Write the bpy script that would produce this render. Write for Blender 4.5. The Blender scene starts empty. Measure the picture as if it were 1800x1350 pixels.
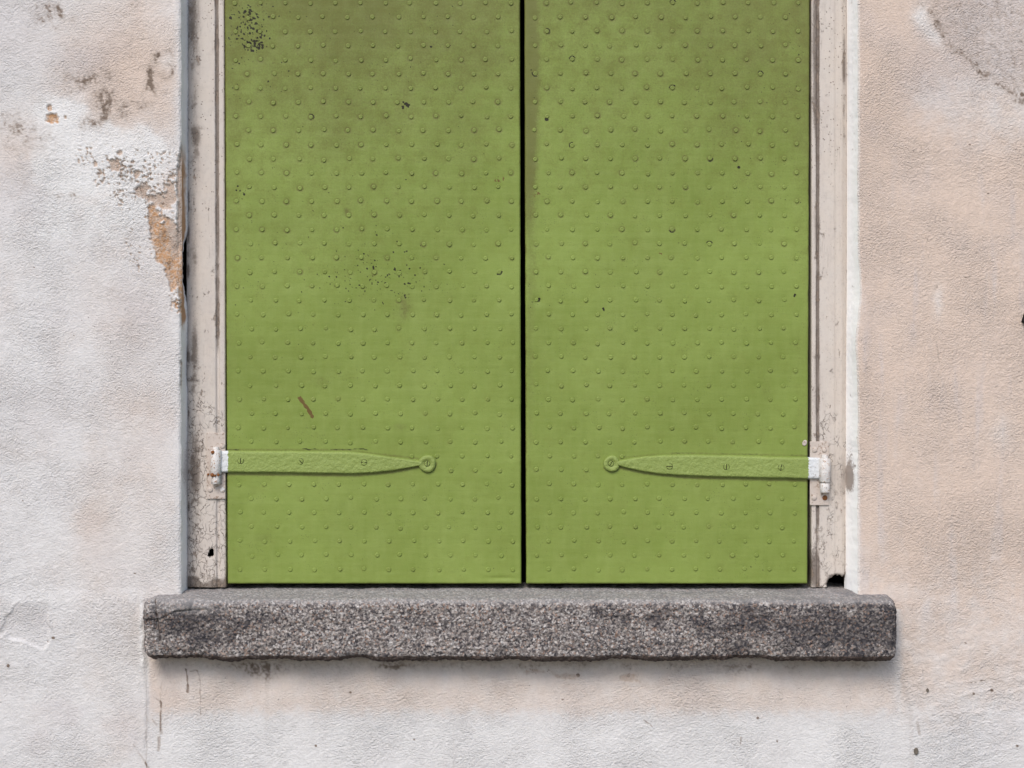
import bpy, bmesh, math, random
import numpy as np

# ------------------------------------------------------------------ camera, sky, sun, exposure
S = bpy.context.scene
COL = S.collection
D, ZC = 3.0, 1.5                 # camera distance from the wall face, camera height (metres)
cam = bpy.data.cameras.new('camera')
camo = bpy.data.objects.new('camera', cam); COL.objects.link(camo)
camo.location = (0, -D, ZC); camo.rotation_euler = (math.radians(90), 0, 0)
cam.sensor_width = 36.0; cam.lens = 36.0 * D / 1.8
cam.clip_end = 500
S.camera = camo

SUN_EL, SUN_AZ = 44, 200         # from the upper left, behind the camera
w = bpy.data.worlds.new('World'); S.world = w; w.use_nodes = True
wn = w.node_tree.nodes; bg = wn['Background']
sky = wn.new('ShaderNodeTexSky'); sky.sky_type = 'NISHITA'; sky.sun_disc = False
sky.sun_elevation = math.radians(SUN_EL); sky.sun_rotation = math.radians(SUN_AZ)
sky.dust_density = 1.5; sky.air_density = 1.0; sky.ozone_density = 1.0
w.node_tree.links.new(sky.outputs[0], bg.inputs[0]); bg.inputs[1].default_value = 0.125
sl = bpy.data.lights.new('sun', 'SUN'); sl.energy = 1.45; sl.angle = math.radians(24); sl.color = (1.0, 0.94, 0.86)
so = bpy.data.objects.new('sun', sl); COL.objects.link(so)
e, a = math.radians(SUN_EL), math.radians(SUN_AZ)
from mathutils import Vector
sv = Vector((math.sin(a) * math.cos(e), math.cos(a) * math.cos(e), math.sin(e)))
so.rotation_euler = (-sv).to_track_quat('-Z', 'Y').to_euler(); so.location = sv * 8
S.view_settings.view_transform = 'Standard'; S.view_settings.look = 'None'
S.view_settings.gamma = 1; S.view_settings.exposure = 0.72; S.view_settings.use_curve_mapping = False

# ------------------------------------------------------------------ numeric helpers
rng = np.random.RandomState(7)
PERM = rng.permutation(4096)
GR = rng.rand(4096) * 2 * np.pi
GX, GY = np.cos(GR), np.sin(GR)
def noise(x, y, seed=0):
    x = x + seed * 17.31; y = y + seed * 9.77
    xi = np.floor(x).astype(np.int64); yi = np.floor(y).astype(np.int64)
    xf = x - xi; yf = y - yi
    u = xf * xf * xf * (xf * (xf * 6 - 15) + 10); v = yf * yf * yf * (yf * (yf * 6 - 15) + 10)
    def g(i, j):
        h = PERM[(PERM[(xi + i) & 4095] + yi + j) & 4095]
        return GX[h] * (xf - i) + GY[h] * (yf - j)
    a0 = g(0, 0); a1 = g(1, 0); b0 = g(0, 1); b1 = g(1, 1)
    return ((a0 + (a1 - a0) * u) * (1 - v) + (b0 + (b1 - b0) * u) * v) * 1.5
def fbm(x, y, scale, octv=3, seed=0, gain=0.5):
    s = 0; amp = 1; tot = 0; f = 1.0 / scale
    for o in range(octv):
        s = s + amp * noise(x * f, y * f, seed + o * 3.1); tot += amp; amp *= gain; f *= 2.03
    return s / tot
def sst(a, b, x):
    t = np.clip((x - a) / (b - a), 0, 1); return t * t * (3 - 2 * t)
def gauss(X, Y, cx, cy, rx, ry, rot=0):
    c, s = math.cos(math.radians(rot)), math.sin(math.radians(rot))
    dx = X - cx; dy = Y - cy
    u = (dx * c + dy * s) / rx; v = (-dx * s + dy * c) / ry
    return np.exp(-(u * u + v * v))
def segd(X, Y, pts):                 # distance to a polyline
    d = np.full(X.shape, 1e9)
    for (x0, y0), (x1, y1) in zip(pts[:-1], pts[1:]):
        vx, vy = x1 - x0, y1 - y0
        t = np.clip(((X - x0) * vx + (Y - y0) * vy) / (vx * vx + vy * vy + 1e-9), 0, 1)
        d = np.minimum(d, np.hypot(X - x0 - t * vx, Y - y0 - t * vy))
    return d

def at(px, py, y=0.0):               # millimetre grid of the facade -> metres, on a plane y behind the wall face
    k = (D + y) / D / 1000.0
    return (px - 900.0) * k, y, ZC + (675.0 - py) * k
def atv(PX, PY, Yd):
    k = (D + Yd) / D / 1000.0
    return np.stack([(PX - 900.0) * k, Yd + 0 * PX, ZC + (675.0 - PY) * k], -1)

# ------------------------------------------------------------------ mesh helpers
def link(o, parent=None):
    COL.objects.link(o)
    if parent is not None: o.parent = parent
    return o
def mesh_obj(name, verts, faces, mat, parent=None, attrs=None, smooth=True):
    verts = np.asarray(verts, np.float32).reshape(-1, 3); faces = np.asarray(faces, np.int32)
    me = bpy.data.meshes.new(name); n, k = faces.shape
    me.vertices.add(len(verts)); me.vertices.foreach_set('co', verts.ravel())
    me.loops.add(n * k); me.loops.foreach_set('vertex_index', faces.ravel())
    me.polygons.add(n); me.polygons.foreach_set('loop_start', np.arange(0, n * k, k, dtype=np.int32))
    me.polygons.foreach_set('use_smooth', np.full(n, smooth, dtype=bool))
    for an, arr in (attrs or {}).items():
        at_ = me.attributes.new(an, 'FLOAT_COLOR', 'POINT')
        c = np.ones((len(verts), 4), np.float32); c[:, :arr.shape[-1]] = arr.reshape(len(verts), -1)
        at_.data.foreach_set('color', c.ravel())
    me.update(calc_edges=True); me.validate()
    me.materials.append(mat)
    return link(bpy.data.objects.new(name, me), parent)
def grid_faces(nr, nc, keep=None, flip=False):
    i = np.arange(nr * nc).reshape(nr, nc)
    q = np.stack([i[:-1, :-1], i[1:, :-1], i[1:, 1:], i[:-1, 1:]], -1)
    if flip: q = q[..., ::-1]
    q = q.reshape(-1, 4)
    return q if keep is None else q[keep.ravel()]
def compact(verts, faces, attrs):
    used = np.unique(faces); mp = np.full(len(verts), -1, np.int64); mp[used] = np.arange(len(used))
    return verts[used], mp[faces], {k: v.reshape(len(verts), -1)[used] for k, v in attrs.items()}
def bm_obj(name, bm, mat, parent=None, smooth=False):
    me = bpy.data.meshes.new(name); bmesh.ops.recalc_face_normals(bm, faces=bm.faces); bm.to_mesh(me); bm.free()
    if smooth:
        for p in me.polygons: p.use_smooth = True
    me.materials.append(mat)
    return link(bpy.data.objects.new(name, me), parent)
def box_bm(x0, x1, y0, y1, z0, z1, bev=0.0, seg=2):
    bm = bmesh.new()
    r = bmesh.ops.create_cube(bm, size=1)
    for v in bm.verts:
        v.co = Vector((x0 + (v.co.x + .5) * (x1 - x0), y0 + (v.co.y + .5) * (y1 - y0), z0 + (v.co.z + .5) * (z1 - z0)))
    if bev > 0: bmesh.ops.bevel(bm, geom=bm.edges[:], offset=bev, segments=seg, affect='EDGES', profile=0.5)
    return bm
def empty(name, loc):
    o = bpy.data.objects.new(name, None); o.empty_display_size = .05; o.location = loc
    return link(o)
def tag(o, label=None, cat=None, group=None, kind=None):
    if label: o['label'] = label
    if cat: o['category'] = cat
    if group: o['group'] = group
    if kind: o['kind'] = kind
    return o
def adopt(o, root):                  # parent a piece built in world space to an Empty at the thing's base
    o.parent = root
    if root.type == 'EMPTY': o.location = Vector(o.location) - Vector(root.location)
    return o

# ------------------------------------------------------------------ node helpers
class NT:
    def __init__(s, name):
        s.m = bpy.data.materials.new(name); s.m.use_nodes = True; s.t = s.m.node_tree; s.n = s.t.nodes
        s.b = s.n['Principled BSDF']; s.tc = s.n.new('ShaderNodeTexCoord'); s.pos = s.n.new('ShaderNodeNewGeometry').outputs['Position']
        s.obj = s.tc.outputs['Object']
    def set(s, sock, v):
        if isinstance(v, bpy.types.NodeSocket): s.t.links.new(v, sock)
        elif isinstance(v, (tuple, list)): sock.default_value = tuple(v) + ((1,) if len(v) == 3 and len(sock.default_value) == 4 else ())
        else: sock.default_value = v
    def math(s, op, a, b=0.0, c=0.0, clamp=False):
        m = s.n.new('ShaderNodeMath'); m.operation = op; m.use_clamp = clamp
        for i, v in enumerate((a, b, c)): s.set(m.inputs[i], v)
        return m.outputs[0]
    def add(s, a, b): return s.math('ADD', a, b)
    def mul(s, a, b): return s.math('MULTIPLY', a, b)
    def mix(s, f, a, b, mode='MIX'):
        m = s.n.new('ShaderNodeMix'); m.data_type = 'RGBA'; m.blend_type = mode; m.clamp_factor = True
        s.set(m.inputs[0], f); s.set(m.inputs[6], a); s.set(m.inputs[7], b); return m.outputs[2]
    def ss(s, lo, hi, v, o0=0.0, o1=1.0):
        m = s.n.new('ShaderNodeMapRange'); m.interpolation_type = 'SMOOTHSTEP'
        s.set(m.inputs[0], v); s.set(m.inputs[1], lo); s.set(m.inputs[2], hi); s.set(m.inputs[3], o0); s.set(m.inputs[4], o1); return m.outputs[0]
    def scl(s, vec, sc):
        m = s.n.new('ShaderNodeMapping'); s.set(m.inputs[0], vec); m.inputs['Scale'].default_value = sc; return m.outputs[0]
    def noise(s, scale, detail=3, rough=.55, vec=None, dist=0.0):
        n = s.n.new('ShaderNodeTexNoise'); s.set(n.inputs['Vector'], vec or s.pos); n.inputs['Scale'].default_value = scale
        n.inputs['Detail'].default_value = detail; n.inputs['Roughness'].default_value = rough; n.inputs['Distortion'].default_value = dist
        return n.outputs[0]
    def vor(s, scale, feature='F1', vec=None, out='Distance', rand=1.0):
        n = s.n.new('ShaderNodeTexVoronoi'); n.feature = feature; s.set(n.inputs['Vector'], vec or s.pos)
        n.inputs['Scale'].default_value = scale; n.inputs['Randomness'].default_value = rand; return n.outputs[out]
    def attr(s, name):
        n = s.n.new('ShaderNodeAttribute'); n.attribute_name = name
        x = s.n.new('ShaderNodeSeparateColor'); s.t.links.new(n.outputs['Color'], x.inputs[0]); return x.outputs
    def ramp(s, f, stops):
        r = s.n.new('ShaderNodeValToRGB'); s.set(r.inputs[0], f); el = r.color_ramp.elements
        while len(el) < len(stops): el.new(.5)
        for q, (p, c) in zip(el, stops): q.position = p; q.color = tuple(c) + (1,)
        return r.outputs[0]
    def bump(s, h, dist, strength=1.0, prev=None):
        b = s.n.new('ShaderNodeBump'); s.set(b.inputs['Height'], h); b.inputs['Distance'].default_value = dist
        s.set(b.inputs['Strength'], strength)
        if prev is not None: s.t.links.new(prev, b.inputs['Normal'])
        return b.outputs[0]
    def done(s, col, rough=.6, normal=None, metal=0.0, spec=.4):
        s.set(s.b.inputs['Base Color'], col); s.set(s.b.inputs['Roughness'], rough); s.set(s.b.inputs['Metallic'], metal)
        s.set(s.b.inputs['Specular IOR Level'], spec)
        if normal is not None: s.t.links.new(normal, s.b.inputs['Normal'])
        return s.m

# ------------------------------------------------------------------ materials
def mat_plaster():
    t = NT('limewashed_plaster'); A = t.attr('wear'); B = t.attr('wear_more')
    n1 = t.noise(14, 5, .6); n2 = t.noise(90, 4, .65); n3 = t.noise(600, 2, .5); n4 = t.noise(300, 4, .8)
    c = t.mix(t.ss(.05, .95, t.add(A[0], t.mul(t.math('SUBTRACT', n1, .5), .32))), (.635, .612, .60), (.60, .478, .398))
    c = t.mix(t.mul(B[0], .6), c, (.50, .445, .44))
    c = t.mix(t.mul(B[2], .85), c, (.72, .705, .69))
    c = t.mix(t.ss(.35, .7, n1, 0, .3), c, t.mix(.4, c, (.60, .55, .52)))
    g = t.ss(.25, .75, t.add(t.mul(n2, .5), t.mul(n4, .5)), .88, 1.08)
    cc = t.n.new('ShaderNodeCombineColor'); [t.set(cc.inputs[i], g) for i in range(3)]
    c = t.mix(1.0, c, cc.outputs[0], 'MULTIPLY')
    gr = t.add(t.mul(t.math('SUBTRACT', n4, .5), 1.7), t.mul(t.math('SUBTRACT', n2, .5), .9))
    d = t.mul(t.ss(.22, .85, t.add(A[1], t.mul(gr, t.ss(.0, .3, A[1], .15, .8)))), t.ss(.03, .15, A[1]))
    c = t.mix(t.ss(.06, .9, t.add(A[1], t.mul(t.math('SUBTRACT', n2, .5), .25)), 0, .62), c, (.37, .30, .25))
    c = t.mix(t.mul(d, t.ss(.3, 1.0, A[1], .30, .92)), c, (.17, .125, .095))
    ex = t.mix(t.ss(.2, .8, t.add(B[1], t.mul(t.math('SUBTRACT', n2, .5), .8))), (.46, .355, .29), (.47, .27, .145))
    ex = t.mix(t.ss(.42, .62, t.noise(170, 4, .7), 0, .75), ex, (.52, .44, .38))
    ex = t.mix(t.ss(.56, .7, t.noise(120, 4, .65), 0, .8), ex, (.16, .11, .08))
    c = t.mix(A[2], c, ex)
    sp = t.vor(75); spm = t.mul(t.ss(.12, .06, sp), t.ss(.58, .66, t.noise(9, 2)))
    c = t.mix(t.mul(spm, .6), c, (.10, .075, .06))
    mp = t.n.new('ShaderNodeMapping'); t.set(mp.inputs[0], t.pos); mp.inputs['Rotation'].default_value = (0, math.radians(32), 0); mp.inputs['Scale'].default_value = (.78, 1, 1)
    pit = t.mul(t.ss(.16, .05, t.vor(130)), t.ss(.50, .62, t.noise(30, 3)))
    c = t.mix(t.mul(pit, .45), c, (.22, .18, .155))
    nb = t.bump(t.add(t.noise(290, 2, .5, mp.outputs[0]), t.mul(t.noise(430, 3, .6), .9)), .0036, t.ss(.32, .68, t.noise(7, 4, .6), .35, 1.0))
    nb = t.bump(n3, .0006, .7, nb)
    return t.done(c, .9, nb, spec=.2)
def mat_reveal(name, c0, c1, dark, dirt):
    t = NT(name); A = t.attr('wear')
    n1 = t.noise(30, 4, .6, t.scl(t.pos, (1, 1, .25))); n2 = t.noise(260, 3)
    c = t.mix(n1, c0, c1)
    d = t.ss(.3, .7, t.add(A[0], t.mul(t.math('SUBTRACT', n2, .5), .9)))
    c = t.mix(t.mul(d, dirt), c, dark)
    c = t.mix(A[2], c, t.mix(n1, (.36, .24, .16), (.50, .24, .10)))
    return t.done(c, .75, t.bump(n2, .0006, .7), spec=.3)
def mat_timber():
    t = NT('cracked_cream_paint'); A = t.attr('wear')
    st = t.scl(t.pos, (1, 1, .16)); n1 = t.noise(60, 4, .6, st); n2 = t.noise(300, 3, .6); n3 = t.noise(22, 3)
    c = t.mix(n3, (.55, .475, .41), (.515, .475, .44))
    c = t.mix(t.ss(.4, .75, n1, 0, .35), c, (.47, .40, .36))
    wv = t.n.new('ShaderNodeVectorMath'); wv.operation = 'ADD'
    nz = t.n.new('ShaderNodeTexNoise'); t.set(nz.inputs['Vector'], t.pos); nz.inputs['Scale'].default_value = 60; nz.inputs['Detail'].default_value = 3
    sc = t.n.new('ShaderNodeVectorMath'); sc.operation = 'SCALE'; t.set(sc.inputs[0], nz.outputs['Color']); sc.inputs[3].default_value = .03
    t.set(wv.inputs[0], t.scl(t.pos, (1, 1, .7))); t.set(wv.inputs[1], sc.outputs[0])
    cr = t.vor(85, 'DISTANCE_TO_EDGE', wv.outputs[0])
    line = t.ss(.05, .008, cr)
    line = t.mul(line, t.ss(.55, .95, t.add(A[1], t.mul(t.math('SUBTRACT', t.noise(40, 3), .5), 1.9))))
    c = t.mix(t.mul(line, .85), c, (.10, .07, .05))
    sp = t.vor(150); spm = t.mul(t.ss(.24, .12, sp), t.ss(.42, .52, t.noise(38, 2)))
    c = t.mix(t.mul(t.mul(spm, .8), t.ss(.0, .5, A[2], .25, 1)), c, (.09, .055, .04))
    d = t.ss(.28, .72, t.add(A[0], t.mul(t.math('SUBTRACT', t.add(t.mul(n1, .5), t.mul(n2, .5)), .5), 1.3)))
    c = t.mix(t.mul(d, t.ss(.3, .9, A[0], .45, .88)), c, (.13, .10, .08))
    chip = t.ss(.645, .68, t.add(t.noise(75, 6, .72, t.scl(t.pos, (1, 1, .55))), t.mul(A[0], .12)))
    c = t.mix(t.mul(chip, .75), c, t.mix(n2, (.30, .235, .185), (.16, .115, .085)))
    vs = t.mul(t.ss(.60, .72, t.noise(330, 4, .7, t.scl(t.pos, (1, 1, .045)))), t.ss(.35, .65, t.noise(12, 3)))
    c = t.mix(t.mul(vs, .55), c, (.16, .115, .085))
    c = t.mix(t.ss(.45, .75, t.noise(120, 5, .75), 0, .35), c, (.34, .30, .275))
    nb = t.bump(t.mul(t.add(line, chip), -1), .0012, .8); nb = t.bump(n1, .0008, .5, nb); nb = t.bump(n2, .0004, .6, nb)
    return t.done(c, .6, nb, spec=.35)
def green_nodes(t, A=None, lumps=0.0003):
    n1 = t.noise(5, 4, .6); n2 = t.noise(40, 4, .62); n3 = t.noise(420, 3, .6)
    br = t.noise(120, 3, .6, t.scl(t.pos, (.12, 1, 1))); bv = t.noise(120, 3, .6, t.scl(t.pos, (1, 1, .12)))
    c = t.mix(t.ss(.3, .7, n1), (.160, .212, .037), (.204, .268, .055))
    c = t.mix(t.ss(.3, .75, t.add(t.mul(br, .5), t.mul(bv, .5)), 0, .35), c, (.24, .295, .080))
    c = t.mix(t.ss(.45, .75, n2, 0, .3), c, (.155, .185, .035))
    c = t.mix(t.ss(.42, .8, t.noise(16, 5, .65, t.scl(t.pos, (1, 1, .35))), 0, .28), c, (.25, .305, .085))
    c = t.mix(t.ss(.52, .8, t.noise(260, 4, .75, t.scl(t.pos, (.2, 1, 1))), 0, .35), c, (.13, .165, .035))
    nb = t.bump(t.add(t.mul(br, .6), t.mul(bv, .4)), .0009, .6); nb = t.bump(n3, lumps, .6, nb)
    return c, n2, n3, nb
def mat_green():
    t = NT('green_shutter_paint'); A = t.attr('wear')
    c, n2, n3, nb = green_nodes(t)
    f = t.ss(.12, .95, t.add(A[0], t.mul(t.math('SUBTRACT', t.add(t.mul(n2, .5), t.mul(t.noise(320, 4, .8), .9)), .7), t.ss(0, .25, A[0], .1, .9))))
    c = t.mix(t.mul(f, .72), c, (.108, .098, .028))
    sp = t.vor(260); spm = t.mul(t.ss(.22, .12, sp), t.ss(.56, .62, t.noise(26, 2)))
    c = t.mix(t.mul(spm, .55), c, (.05, .042, .018))
    c = t.mix(t.ss(.3, .65, t.add(A[2], t.mul(t.math('SUBTRACT', n3, .5), .5))), c, (.12, .075, .02))
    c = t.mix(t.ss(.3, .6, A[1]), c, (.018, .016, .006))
    return t.done(c, t.ss(.3, .7, n2, .5, .68), nb, spec=.25)
def mat_rivet():
    t = NT('green_rivet_paint'); c, n2, n3, nb = green_nodes(t)
    oi = t.n.new('ShaderNodeObjectInfo').outputs['Random']
    z = t.n.new('ShaderNodeSeparateXYZ'); t.set(z.inputs[0], t.pos)
    f = t.add(t.ss(ZC + .18, ZC + .72, z.outputs[2], .04, .48), t.ss(.4, 1.0, oi, -.04, .14))
    c = t.mix(f, c, (.108, .098, .028))
    return t.done(c, .55, nb, spec=.25)
def mat_strap(name, px_edge, side):      # green with the white paint lapping over the hinge end
    t = NT(name); c, n2, n3, nb = green_nodes(t, lumps=.0006)
    x = t.n.new('ShaderNodeSeparateXYZ'); t.set(x.inputs[0], t.pos)
    d = t.mul(t.math('SUBTRACT', x.outputs[0], at(px_edge, 800, .04)[0]), side * 1000.0)     # >0 on the white side
    m = t.ss(-.8, .8, t.add(d, t.mul(t.math('SUBTRACT', t.noise(220, 2), .5), 7)))
    wh = t.mix(n2, (.66, .67, .68), (.56, .57, .57))
    wh = t.mix(t.ss(.58, .66, t.noise(240, 3)), wh, (.36, .34, .32))
    c = t.mix(.30, c, (.30, .36, .12)); c = t.mix(m, c, wh)
    lump = t.noise(170, 4, .6); nb2 = t.bump(lump, .0022, .9, nb)
    return t.done(c, .5, nb2, spec=.3)
def mat_white_metal():
    t = NT('white_painted_hinge_metal'); n = t.noise(230, 4, .65); m = t.noise(60, 2)
    c = t.mix(m, (.68, .66, .64), (.60, .55, .51))
    c = t.mix(t.ss(.56, .64, n, 0, .8), c, (.34, .17, .07)); c = t.mix(t.ss(.60, .66, t.noise(420, 3, .7)), c, (.10, .07, .05)); nb = t.bump(n, .0022, .8)
    return t.done(c, .5, nb, spec=.4)
def mat_plate():
    t = NT('cream_painted_hinge_plate'); n = t.noise(200, 4, .65); m = t.noise(50, 2)
    c = t.mix(m, (.54, .465, .41), (.45, .385, .34)); c = t.mix(t.ss(.54, .66, n, 0, .8), c, (.22, .145, .10))
    return t.done(c, .55, t.bump(n, .0008, .7), spec=.35)
def mat_rust():
    t = NT('rusty_screw_iron'); n = t.noise(400, 3)
    return t.done(t.mix(n, (.30, .11, .03), (.10, .05, .03)), .85, t.bump(n, .001, .8), spec=.2)
def mat_dark(name, c=(.012, .011, .010)):
    t = NT(name); n = t.noise(200, 2); return t.done(t.mix(n, c, tuple(v * 2 for v in c)), .9, spec=.1)
def mat_granite():
    t = NT('rough_granite'); A = t.attr('wear')
    v1 = t.vor(345, out='Color'); v2 = t.vor(230, out='Color')
    x1 = t.n.new('ShaderNodeSeparateColor'); t.set(x1.inputs[0], v1); x2 = t.n.new('ShaderNodeSeparateColor'); t.set(x2.inputs[0], v2)
    stops = [(0, (.02, .02, .026)), (.22, (.065, .058, .062)), (.42, (.165, .138, .125)), (.62, (.30, .26, .235)), (.82, (.49, .44, .405)), (1, (.70, .67, .645))]
    n = t.noise(24, 4, .6); dm = t.ss(.25, .8, t.add(A[0], t.mul(t.math('SUBTRACT', n, .5), 1.5)), -.03, -.30)
    c1 = t.ramp(t.add(x1.outputs[0], dm), stops); c2 = t.ramp(t.add(x2.outputs[1], dm), stops)
    c = t.mix(.35, c1, c2); c = t.mix(.05, c, (.21, .18, .16)); c = t.mix(t.ss(.86, .98, x1.outputs[2], 0, .6), c, (.36, .22, .15))
    c = t.mix(t.ss(.3, .7, t.noise(700, 2), 0, .4), c, (.05, .045, .05))
    n6 = t.noise(150, 3)
    c = t.mix(t.mul(t.ss(.3, .75, t.add(A[0], t.mul(t.math('SUBTRACT', n, .5), 1.1))), .35), c, t.mix(.74, c, (.02, .018, .022)))
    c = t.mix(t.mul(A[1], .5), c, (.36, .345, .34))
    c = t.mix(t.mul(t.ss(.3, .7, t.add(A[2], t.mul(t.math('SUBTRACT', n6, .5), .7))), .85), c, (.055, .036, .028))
    nb = t.bump(t.vor(260), .0016, .7); nb = t.bump(t.noise(600, 3), .0008, .6, nb)
    return t.done(c, .85, nb, spec=.3)
def mat_ground():
    t = NT('street_asphalt'); n = t.noise(3, 4); v = t.vor(90, out='Color')
    c = t.mix(n, (.055, .054, .052), (.08, .078, .075)); c = t.mix(.25, c, v, 'MULTIPLY')
    return t.done(c, .9, t.bump(t.vor(90), .004, .6), spec=.2)
M = dict(plaster=mat_plaster(), rev_l=mat_reveal('grey_reveal_paint', (.76, .74, .72), (.84, .82, .80), (.24, .20, .175), .55),
         rev_r=mat_reveal('white_reveal_paint', (.90, .885, .865), (.93, .92, .90), (.22, .16, .12), .8), timber=mat_timber(), green=mat_green(),
         rivet=mat_rivet(), strap_l=mat_strap('green_strap_paint_west', 401, -1), strap_r=mat_strap('green_strap_paint_east', 1421, 1),
         white=mat_white_metal(), plate=mat_plate(), rust=mat_rust(), dark=mat_dark('dark_void'), slot=mat_dark('grimy_slot', (.03, .032, .012)),
         granite=mat_granite(), ground=mat_ground(), core=mat_dark('old_masonry', (.10, .085, .07)))

# ------------------------------------------------------------------ ground
bm = bmesh.new(); bmesh.ops.create_grid(bm, x_segments=4, y_segments=4, size=60)
tag(bm_obj('street_ground', bm, M['ground']), 'dark asphalt street ground in front of the wall', None, kind='structure')

# ------------------------------------------------------------------ plastered wall
XL, XR, YT, YB = 318.0, 1508.0, -480.0, 1070.0
def graded(lo, fine0, fine1, hi, step):
    a = np.arange(fine0, fine1 + .1, step); l = []; r = []; s = step; p = fine0
    while p > lo: s *= 1.25; p -= s; l.append(max(p, lo))
    s = step; p = fine1
    while p < hi: s *= 1.25; p += s; r.append(min(p, hi))
    return np.concatenate([l[::-1], a, r])
xs = graded(-2100, -40, 1840, 3900, 2.0); ys = graded(-2300, -40, 1390, 2175, 2.0)
def snap(arr, v): arr[np.argmin(abs(arr - v))] = v
snap(xs, XL); snap(xs, XR); snap(ys, YT); snap(ys, YB)
X, Y = np.meshgrid(xs, ys)
wx = X + 10 * fbm(X, Y, 45, 3, 5); wy = Y + 10 * fbm(X, Y, 45, 3, 6)          # warped coordinates for stains
hf = fbm(X, Y, 7, 2, 11); mf = fbm(X, Y, 24, 3, 12); lf = fbm(X, Y, 120, 3, 13)
left = sst(330, 300, X); right = sst(1490, 1520, X); below = sst(1150, 1175, Y)
G = lambda cx, cy, rx, ry, rot=0: gauss(wx, wy, cx, cy, rx, ry, rot)
# exposed render where the paint skin has flaked off
F = (1.5 * G(290, 425, 24, 40) + 1.2 * G(307, 475, 12, 34) + .85 * G(250, 335, 16, 15) + .85 * G(285, 352, 22, 15) + 1.0 * G(266, 388, 9, 24)
     + .7 * G(300, 330, 12, 16)) * sst(320, 316, X)
strip = sst(0, 1.5, (7.5 * sst(235, 300, Y) * sst(585, 480, Y) + 3 * fbm(Y, 0 * Y, 14, 2, 3) * sst(235, 260, Y) * sst(585, 560, Y)) - (XL - X)) * (X <= XL) * sst(238, 250, Y) * sst(580, 570, Y)
strip = np.maximum(strip, sst(0, 1.5, (2.2 + 2.5 * fbm(Y, 0 * Y, 10, 2, 31)) - (XL - X)) * (X <= XL) * sst(630, 640, Y) * sst(690, 672, Y))
loss = sst(.42, .55, F + .32 * fbm(X, Y, 15, 3, 21) + .12 * hf * 2)
dens = .9 * G(235, 315, 55, 40) + .95 * G(290, 325, 30, 50) + .6 * G(180, 275, 45, 22) + .5 * G(245, 420, 22, 70) + .35 * G(310, 520, 16, 60)
fl = .50 * fbm(X, Y, 6.5, 2, 22) + .48 * fbm(X, Y, 34, 2, 27) + .32 * fbm(X, Y, 4.2, 1, 28)
loss = np.maximum(loss, sst(.52, .62, fl * 1.55 + .40 * dens * (dens > .08)) * sst(.1, .3, dens) * (X < XL))
for cx, cy, rx, ry in ((92, 209, 12, 9), (87, 190, 5, 7), (115, 205, 3, 3), (200, 290, 7, 11), (167, 287, 4, 5), (238, 306, 4, 7), (210, 268, 5, 4)):
    q = np.hypot((X - cx) / rx, (Y - cy) / ry) + .45 * fbm(X, Y, 7, 2, 23)
    loss = np.maximum(loss, sst(1.05, .85, q))
loss = np.maximum(loss, strip)
crk = 1.0 * gauss(X, Y, 1000, 1190, 26, 7) + gauss(X, Y, 1105, 1192, 26, 10) + .8 * gauss(X, Y, 940, 1180, 40, 8)
loss = np.maximum(loss, .75 * sst(.55, .75, crk + .5 * fbm(X, Y, 12, 3, 24)) * (Y > 1165))
# warm (beige) against cool white
warm = (left * (.12 + .62 * G(225, 120, 120, 120) + .35 * G(20, 265, 50, 60) + .30 * G(205, 345, 60, 25) + .22 * G(160, 930, 40, 130) + .18 * G(250, 790, 60, 220) + .12 * G(190, 560, 60, 60)))
wr = .98 - .40 * sst(820, 1150, Y) - .5 * sst(1180, 1330, Y + .10 * (X - 1600)) - .30 * G(1640, 170, 60, 40) - .45 * sst(1560, 1760, X) * sst(330, 200, Y) + .2 * mf
warm = warm + right * wr + (Y < 0) * .2
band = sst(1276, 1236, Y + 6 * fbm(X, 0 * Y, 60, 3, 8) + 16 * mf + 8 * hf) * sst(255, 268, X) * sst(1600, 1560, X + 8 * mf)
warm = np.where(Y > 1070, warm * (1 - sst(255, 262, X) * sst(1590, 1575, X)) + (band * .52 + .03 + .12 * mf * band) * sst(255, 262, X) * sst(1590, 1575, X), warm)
lilac = left * (.5 * G(30, 60, 70, 80) + .55 * G(140, 105, 40, 30) + .5 * G(25, 330, 55, 60) + .45 * G(235, 560, 40, 90) + .3 * G(80, 720, 60, 60) + .25 * sst(.05, .5, lf)) \
    + right * (.45 * sst(.0, .5, lf) * sst(900, 300, Y) * .6 + .35 * G(1650, 170, 50, 60) + .55 * sst(1560, 1700, X) * sst(210, 80, Y)) + .25 * sst(.1, .5, lf) * below
white = left * (.95 * sst(.25, .75, 1.0 * G(105, 195, 52, 34) + 1.0 * G(215, 262, 95, 40) + .9 * G(120, 300, 70, 60) + .8 * G(230, 350, 60, 60) + .5 * G(100, 400, 90, 40) + .35 * mf) + .5 * G(298, 108, 14, 12) + .4 * G(75, 1060, 40, 25)) + right * (.8 * G(1622, 28, 13, 26, 0) + .6 * G(1640, 62, 10, 22, -30) + .45 * G(1650, 530, 10, 26) + .3 * G(1760, 760, 20, 30)) \
    + .35 * sst(1262, 1285, Y) * sst(1600, 1500, X) * sst(250, 300, X) + .8 * sst(6, 0, abs(X - 249 - 4 * fbm(Y, 0 * Y, 30, 2, 9))) * sst(1040, 1055, Y) * sst(1180, 1160, Y)
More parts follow.
